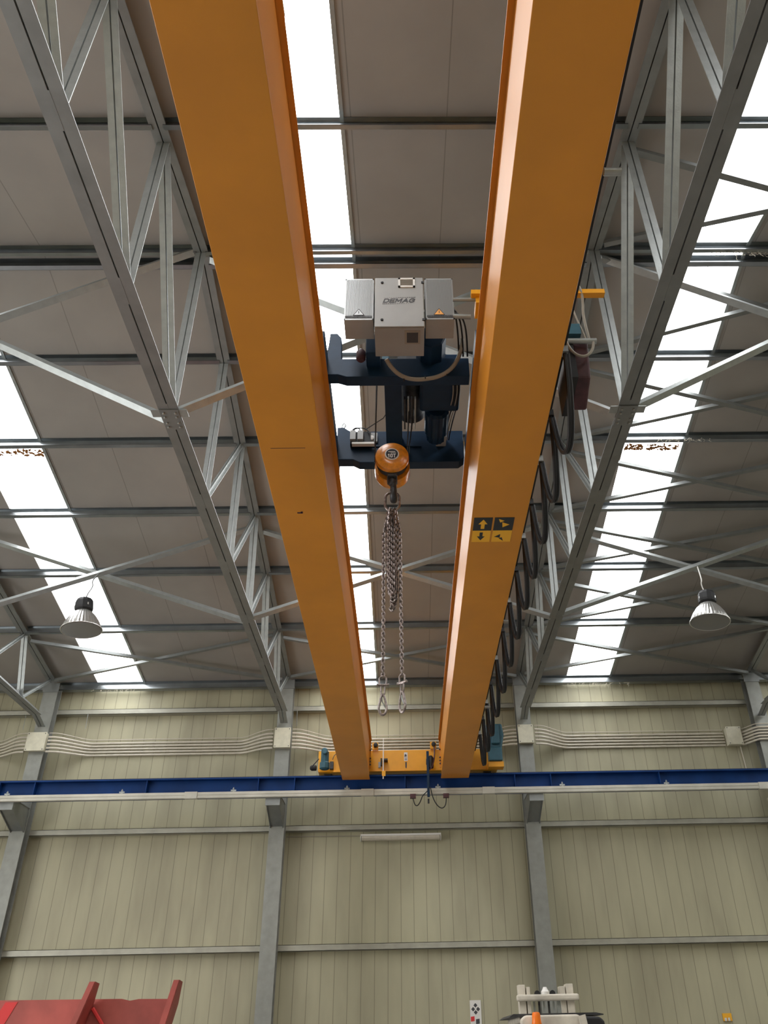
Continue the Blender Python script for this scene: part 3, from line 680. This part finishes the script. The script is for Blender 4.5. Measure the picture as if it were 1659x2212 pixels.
# ------------------------------------------------------------------ festoon cables
fs=thing('festoon_cable','black festoon cable hanging in loops along the right girder','cable',(1.45,9.5,5.7))
hy=[4.9,5.71,6.4,7.15,7.84,8.59,9.42,10.3,11.27,12.27,13.1,13.9,14.7]
for i,y in enumerate(hy):
    mb=MB(); mb.box(1.325,1.375,y-.035,y+.035,6.365,6.43); mb.build('cable_carriage','galv' if i%2==0 else 'dark',fs)
for i in range(len(hy)-1):
    a,b=hy[i],hy[i+1]; dep=.66
    P=[]
    for k in range(21):
        t=k/20; y=a+(b-a)*(.5+.5*math.sin(PI*(t-.5))*(1)); 
        y=a+(b-a)*(t+.10*math.sin(2*PI*t)); z=6.37-dep*(1-(2*t-1)**4)**.8
        P.append((1.35+.012*math.sin(PI*t),y,z))
    mb=MB(); mb.tube(P,.018,6); mb.tube([(p[0]+.028,p[1]+.012,p[2]+.01) for p in P],.016,6); mb.build('cable_loop','black',fs,smooth=True)
# gathered bundle at the trolley end
mb=MB(); mb.prism([(1.46,5.02,6.66),(1.46,5.48,6.56),(1.46,5.52,6.34),(1.46,5.40,6.18),(1.46,5.12,6.30)],(.14,0,0)); bn=mb.build('cable_bundle_box','hessian',fs,bevel=.02,label='dark maroon housing at the trolley end')
MB().box(1.40,1.46,5.0,5.50,6.2,6.62).build('bundle_strap','black',bn)
MB().tube([(1.34,4.99,6.60),(1.66,4.99,6.60)],.025,10).build('hanger_tube','galv',bn,smooth=True)
MB().box(1.42,1.54,4.98,5.10,6.68,6.80).build('junction_box','teal',bn)
MB().tube(bez((1.40,4.97,6.57),(1.45,5.0,6.36),(1.62,5.0,6.40),(1.63,4.98,6.58)),.012,8).build('bundle_cable','cable',bn,smooth=True)

# ------------------------------------------------------------------ high-bay lamps
def lamp(x,y,z,lean,label):
    r=thing('high_bay_lamp',label,'lamp',(x,y,z),'industrial high-bay lamps'); 
    ax=Vector((lean,0,1)).normalized()
    o=Vector((x,y,z))
    mb=MB(); mb.lathe([(.312,0),(.315,.012),(.298,.02),(.285,.07),(.25,.15),(.195,.24),(.135,.31),(.10,.335),(.098,.35)],o,ax,seg=72,ripple=.02,cap=False); mb.build('reflector','alu',r)
    MB().lathe([(.300,.0),(.25,-.012),(.1,-.018)],o,ax,seg=48).build('lamp_glass','lens',r,smooth=True)
    MB().tube([o+ax*.006+.312*(math.cos(t)*ax.orthogonal().normalized()+math.sin(t)*ax.cross(ax.orthogonal().normalized())) for t in [2*PI*k/40 for k in range(40)]],.008,6,closed=True).build('rim','alu',r,smooth=True)
    h=MB(); h.lathe([(.10,.335),(.135,.36),(.14,.40),(.135,.50),(.115,.545),(.05,.56)],o,ax,seg=26,ripple=.04); hh=h.build('ballast_housing','black',r)
    h=MB()
    for k in range(3):
        t=2*PI*k/3+.5; a=ax.orthogonal().normalized(); b=ax.cross(a); h.lathe([(.012,0),(.012,.04)],o+ax*.40+.14*(math.cos(t)*a+math.sin(t)*b),ax,seg=8)
    h.build('clamp_screws','alu',hh)
    top=o+ax*.55
    return r,top
r,top=lamp(-5.17,12.0,7.29,-.10,'high-bay lamp with aluminium reflector on the left, against the bright skylight')
MB().tube(cr_([top,top+V(.03,0,.12),top+V(.075,0,.24),top+V(.06,.0,.36),V(-5.16,12.20,8.45)],5),.010,8).build('suspension_cable','galv_dark',r,smooth=True)
r,top=lamp(4.96,12.0,7.28,.10,'high-bay lamp with aluminium reflector on the right, under the crossed braces')
MB().tube(cr_([top+V(-.03,0,0),top+V(-.05,0,.15),top+V(-.03,0,.25),V(5.05,12.20,8.45)],5),.010,8).build('suspension_cable','white',r,smooth=True)

# ------------------------------------------------------------------ junction boxes and conduits
bx=[(-7.70,16.88,17.0,.40,.39,'on the leftmost column'),(-2.58,16.88,17.0,.34,.42,'on the second column from the left'),(2.53,16.88,17.0,.32,.39,'on the third column'),(7.07,17.22,17.398,.32,.39,'on the wall beside the rightmost column')]
for x,ya,yb,w,h,d in bx:
    r=thing('junction_box','cream metal junction box %s'%d,'junction box',(x,yb,6.88),'junction boxes along the conduit run')
    zc=7.085
    MB().box(x-w/2+.01,x+w/2-.01,ya+.012,yb,zc-h/2+.01,zc+h/2-.01).build('box_body','jb',r)
    MB().box(x-w/2,x+w/2,ya,ya+.012,zc-h/2,zc+h/2).build('box_lid','jb',r,bevel=.004)
    for sx in (-1,1):
        for sz in (-1,1): MB().lathe([(.010,0),(.010,-.005)],(x+sx*(w/2-.03),ya,zc+sz*(h/2-.03)),axis=(0,1,0),seg=8).build('lid_screw','dark',r)
ordn=['top thin','second','third','fourth','fifth','lowest']
segs=[(-10.5,-7.92,None,16.94,'left of the leftmost column'),(-7.47,-2.78,16.94,16.94,'between the first and second columns'),(-2.38,2.34,16.94,16.94,'behind the crane, between middle columns'),
      (2.73,6.88,16.94,17.30,'between the third column and the wall box'),(7.224,10.5,17.30,None,'to the right of the last junction box')]
for xa,xb,ya,yb,d in segs:
    for k in range(6):
        z=7.235-.064*k-(.0 if k else -.01); rr=.022 if k else .010
        zb_=z+ (.012*(2.5-k))   # fan out slightly at the boxes
        P=[]; n=60; L_=.75
        for i in range(n+1):
            x=xa+(xb-xa)*i/n; y=17.36; zz=z
            if ya is not None and ya<17.2: t=smoothstep((x-xa-.05)/L_); y=min(y,ya+(17.36-ya)*t); zz=zb_+(z-zb_)*t
            if yb is not None and yb<17.2: t=smoothstep((xb-.05-x)/L_); y=min(y,yb+(17.36-yb)*t); zz=min(zz,zb_+(z-zb_)*t) if zb_<z else max(zz,zb_+(z-zb_)*t)
            if xa>7.2: # passes in front of the last column
                y=17.32-(17.32-16.955)*min(smoothstep((x-7.24)/.26),smoothstep((8.25-x)/.4)); 
            if xa>2.5 and xb<7: y=min(y,17.36)
            P.append((x,y,zz))
        o=MB().tube(P,rr,8).build('conduit','pvc',smooth=True)
        tag(o,'%s cream conduit in the wall run %s'%(ordn[k],d),'conduit','cream conduits along the far wall')
o=MB().tube([(7.20,17.37,6.88),(7.22,17.37,6.16)],.013,8).build('drop_conduit','pvc',smooth=True); tag(o,'short vertical cream conduit under the rightmost junction box','conduit')
for x,lab in ((-6.87,'left bay'),(-2.35,'middle bay beside the second column'),(-8.2,'far-left bay'),(1.86,'middle bay beside the crane motor')):
    o=MB().tube([(x,17.23,7.79),(x+.01,17.23,7.45)],.006,6).build('hanging_rod','galv',smooth=True); tag(o,'thin vertical rod under the highest girt in the %s'%lab,'rod','thin rods under the highest girt')
# right side: hooked pipe and mesh tray
o=MB().tube(cr_([V(7.2,16.6,5.62),V(7.22,16.6,5.52),V(7.35,16.6,5.40),V(7.6,16.6,5.37),V(8.6,16.6,5.38)],6),.03,10).build('bent_pipe','pvc',smooth=True); tag(o,'bent cream pipe under the runway beam at the right edge','pipe')
r=thing('wire_mesh_box','grey wire mesh box on the wall at the right edge below the girt','mesh box',(8.0,17.25,5.0))
mb=MB()
for k in range(7): mb.tube([(7.66+.06*k,17.22,4.99),(7.66+.06*k,17.22,5.28)],.005,5)
for k in range(6): mb.tube([(7.64,17.22,5.0+.055*k),(8.06,17.22,5.0+.055*k)],.005,5)
mb.build('wire_front','galv',r); MB().box(7.64,8.06,17.32,17.395,4.99,5.29).build('box_back','galv_dark',r)
for k in range(3): MB().tube(cr_([V(7.72+.05*k,17.25,5.0),V(7.74+.05*k,17.25,4.7),V(7.86+.05*k,17.28,4.3),V(8.0+.05*k,17.3,3.5)],5),.010,6).build('cable','pvc',r,smooth=True)

# tube light on the wall
r=thing('tube_light','long fluorescent tube light mounted under the middle girt','tube light',(-.12,17.3,5.12))
MB().box(-.915,.68,17.20,17.395,5.16,5.20).build('light_housing','white',r,bevel=.01)
P=[(17.21+.0,5.16),(17.20,5.13),(17.23,5.095),(17.30,5.085),(17.36,5.10),(17.38,5.16)]
MB().prism([(-.90,a,b) for a,b in P],(1.565,0,0)).build('light_diffuser','pvc',r)
for x in (-.925,.675): MB().prism([(x,a,b) for a,b in [(17.2,5.20),(17.195,5.13),(17.23,5.085),(17.30,5.075),(17.37,5.09),(17.39,5.20)]],(.014,0,0)).build('end_cap','white',r)
for x0,x1,lab in ((-2.42,-.93,'upper'),):
    o=MB().tube([(x0,17.37,5.21),(x1,17.37,5.20)],.008,6).build('wall_cable','cable',smooth=True); tag(o,'dark cable on the wall left of the tube light','cable')

# ------------------------------------------------------------------ small wall items low down
r=thing('wall_poster','white panel with red and dark diamond shapes low on the far wall','sign',(1.22,17.38,0))
MB().box(1.12,1.32,17.375,17.399,1.2,2.31).build('panel','white',r)
for i,(x,z,c) in enumerate([(1.22,2.23,'ink'),(1.175,2.17,'ink'),(1.265,2.17,'ink'),(1.22,2.12,'ink'),(1.16,2.02,'redb'),(1.25,1.98,'ink'),(1.16,1.90,'ink'),(1.25,1.86,'redb')]):
    s=.036 if i<4 else .042
    MB().prism([(x-s,17.374,z),(x,17.374,z-s),(x+s,17.374,z),(x,17.374,z+s)] if i<4 else [(x-s*.8,17.374,z-s),(x+s*.8,17.374,z-s*.8),(x+s*.8,17.374,z+s),(x-s*.8,17.374,z+s*.8)],(0,-.002,0)).build('diamond_print',c,r)
r=thing('yellow_tag','small yellow tag fixed low on the far wall at the right','tag',(5.79,17.38,0))
MB().box(5.71,5.87,17.37,17.398,1.90,2.02).build('tag_plate','signy',r)
for x in (5.75,5.81): MB().lathe([(.02,0),(.02,.05)],(x,17.36,1.90),seg=10).build('tag_fixing','white',r)

# ------------------------------------------------------------------ red skip
r=thing('red_container','faded red steel tipping container with two upright ribs at the lower left','container',(-4.6,11.5,0))
def shx(x,z): return x+.16*(z-1.6)
mb=MB(); mb.prism([(shx(-7.4,.3),11.0,.3),(shx(-2.86,.3),11.0,.3),(shx(-2.86,2.13),11.0,2.13),(shx(-3.2,2.13),11.0,2.135),(shx(-3.3,2.12),11.0,2.12),(shx(-3.4,2.14),11.0,2.14),(shx(-7.4,2.17),11.0,2.17)],(0,.05,0)); mb.build('side_panel','red',r)
mb=MB(); mb.prism([(shx(-7.4,.3),11.05,.3),(shx(-7.35,.3),11.05,.3),(shx(-7.35,2.1),11.05,2.1),(shx(-7.4,2.1),11.05,2.1)],(0,1.6,0)); mb.prism([(shx(-3.75,.3),11.05,.3),(shx(-3.7,.3),11.05,.3),(shx(-3.7,2.0),11.05,2.0),(shx(-3.75,2.0),11.05,2.0)],(0,1.6,0)); mb.box(-7.6,-3.7,11.05,12.65,.2,.3); mb.prism([(shx(-7.4,.3),12.65,.3),(shx(-4.0,.3),12.65,.3),(shx(-4.0,2.0),12.65,2.0),(shx(-7.4,2.1),12.65,2.1)],(0,.05,0)); mb.build('container_body','red',r)
for x,ln in ((-3.63,.31),(-2.66,.22)):
    z0,z1=.3,2.30
    q=lambda z:x+ln*(z-2.1)
    mb=MB(); mb.prism([(q(z0)-.09,10.70,z0),(q(z0)+.0,10.70,z0),(q(z1)+.01,10.70,z1),(q(z1)-.05,10.70,z1)],(0,.012,0))
    mb.prism([(q(z0)-.006,10.71,z0),(q(z1)+.004,10.71,z1),(q(z1)+.004,10.86,z1-.01),(q(z1-.25)+.006,11.0,z1-.22),(q(z0)-.006,11.0,z0)],(.012,0,0))
    mb.build('upright_rib','red',r)
mb=MB(); mb.tube([(-3.62,10.97,2.05),(-3.1,10.97,1.45)],.02,6); mb.build('diagonal_stay','redb',r)
mb=MB(); mb.prism([(-4.98,10.995,1.45),(-4.82,10.995,1.45),(-4.50,10.995,2.13),(-4.64,10.995,2.13)],(0,.004,0)); mb.build('fresh_paint_streak','redb',r)
for x in (-6.9,-3.9):
    MB().box(x-.1,x+.1,11.1,12.6,0,.2).build('skid','dark',r)

# ------------------------------------------------------------------ forklift
fk=thing('forklift','dirty white forklift with an orange beacon on its roof at the lower right','forklift',(1.8,11.2,0))
mb=MB(); mb.box(1.18,2.02,10.34,11.45,1.80,1.86); rf=mb.build('overhead_guard','fork',fk,bevel=.02)
mb=MB(); mb.prism([(1.08,10.30,1.855),(1.13,10.30,1.885),(2.02,10.30,1.885),(2.10,10.30,1.87),(2.10,10.30,1.86)],(0,1.2,0)); mb.build('roof_sheet','dark',rf)
mb=MB(); mb.prism([(1.19,10.19,1.50),(1.83,10.19,1.50),(1.83,10.19,1.85),(1.80,10.19,1.868),(1.24,10.19,1.868),(1.19,10.19,1.83)],(0,.10,0)); mb.build('cab_fascia','fork',fk,bevel=.02)
mb=MB(); mb.prism([(1.80,10.12,1.85),(1.87,10.12,1.865),(1.93,10.12,1.50),(1.84,10.12,1.50)],(0,.05,0)); mb.build('exhaust_shield','fork',fk)
mb=MB(); mb.prism([(1.88,10.22,1.50),(2.08,10.22,1.50),(2.09,10.22,1.80),(2.04,10.22,1.845),(1.88,10.22,1.85)],(0,.7,0)); mb.build('side_window','black',fk,bevel=.02)
bc=MB().lathe([(.052,0),(.052,.02),(.045,.06),(.044,.10),(.036,.125),(.01,.13)],(1.345,10.10,1.765),seg=20).build('beacon','amber',fk,smooth=True,label='orange warning beacon')
MB().box(1.29,1.42,10.04,10.19,1.70,1.765).build('beacon_bracket','dark',fk)
for x in (1.24,1.96):
    MB().box(x-.03,x+.03,10.35,10.42,.9,1.86).build('guard_post','dark',fk); MB().box(x-.03,x+.03,11.35,11.42,.9,1.86).build('guard_post','dark',fk)
mb=MB(); mb.box(1.18,2.08,10.2,11.5,.35,.95); mb.box(1.22,2.04,9.85,10.3,.3,1.05); mb.build('truck_body','fork',fk,bevel=.05)
for x in (1.28,2.02):
    for y in (10.25,11.35): MB().lathe([(.12,0),(.25,.0),(.26,.03),(.26,.13),(.25,.16),(.12,.16)],(x-.02 if x<1.5 else x,y,.26),axis=(1,0,0),seg=28).build('wheel','black',fk,smooth=True)
# mast
for x0,x1 in ((1.37,1.455),(1.47,1.515),(1.885,1.955),(1.965,2.055)):
    h=2.235 if x0 in (1.37,1.965) else 2.21
    MB().box(x0,x1,11.75,11.90,.1,h).build('mast_rail','fork',fk,bevel=.006)
MB().box(1.335,2.105,11.66,11.75,2.055,2.125).build('mast_crossbar','fork',fk,bevel=.02)
MB().lathe([(.05,0),(.05,.03),(.035,.05),(.02,.08)],(1.70,11.74,2.125),seg=16).build('mast_cap','white',fk)
for s in (1.60,1.79): MB().lathe([(.035,-.012),(.035,.012)],(s,11.74,2.135),axis=(0,1,0),seg=14).build('chain_roller','black',fk)
for k,x in enumerate((1.56,1.62,1.68,1.74,1.80)): MB().box(x-.012,x+.012,11.79,11.81,.5,2.055).build('lift_chain','dark' if k%2 else 'galv',fk)
MB().box(1.84,1.885,11.77,11.86,.5,2.055).build('lift_cylinder','galv',fk)
for x in (1.45,1.9): MB().box(x-.05,x+.05,11.9,12.9,.05,.09).build('fork_tine','dark',fk)

# ------------------------------------------------------------------ debris and cobwebs
for xa,xb,lab in ((-6.78,-5.8,'left'),(3.66,4.56,'right')):
    mb=MB()
    for k in range(70):
        x=random.uniform(xa,xb); y=10.58+random.uniform(-.06,.06); z=zp(y)+.024; s=random.uniform(.025,.06); a=random.uniform(0,PI)
        d=V(math.cos(a),math.sin(a),-SL*math.sin(a))*s; e=V(-math.sin(a),math.cos(a),-SL*math.cos(a))*s*.5
        c=V(x,y,z-.003*random.random()); mb.add([c-d,c-e,c+d,c+e],[(0,1,2,3)])
    o=mb.build('dead_leaves','leaf'); tag(o,'scatter of dead leaves lying on the %s skylight'%lab,'leaves',kind='stuff')
def cob(name,label,x0,x1,y,z,n,drop,seed):
    random.seed(seed); mb=MB()
    for k in range(n):
        x=random.uniform(x0,x1); L_=random.uniform(.3,1)*drop; p=V(x,y+random.uniform(-.03,.02),z); P=[p]
        for i in range(6): p=p+V(random.uniform(-.03,.03),random.uniform(-.006,.006),-L_/6*random.uniform(.1,1.2)); P.append(p)
        mb.tube(cr_(P,2),.0022,4)
    o=mb.build(name,'web'); tag(o,label,'cobweb',kind='stuff')
cob('cobweb','dusty cobwebs hanging from the eaves under the right skylight',3.4,5.0,17.19,8.30,34,.22,1)
cob('cobweb','tangled straw and cobweb on the ridge purlin at the right edge',4.15,4.9,7.05,zp(7.1)-.14,40,.16,2)
cob('cobweb','dusty cobwebs on the purlin under the right skylight, near the leaves',4.1,4.95,10.24,zp(10.28)-.14,22,.12,3)
cob('cobweb','wisps of cobweb at the eaves under the left skylight',-6.9,-5.9,17.19,8.30,14,.14,4)
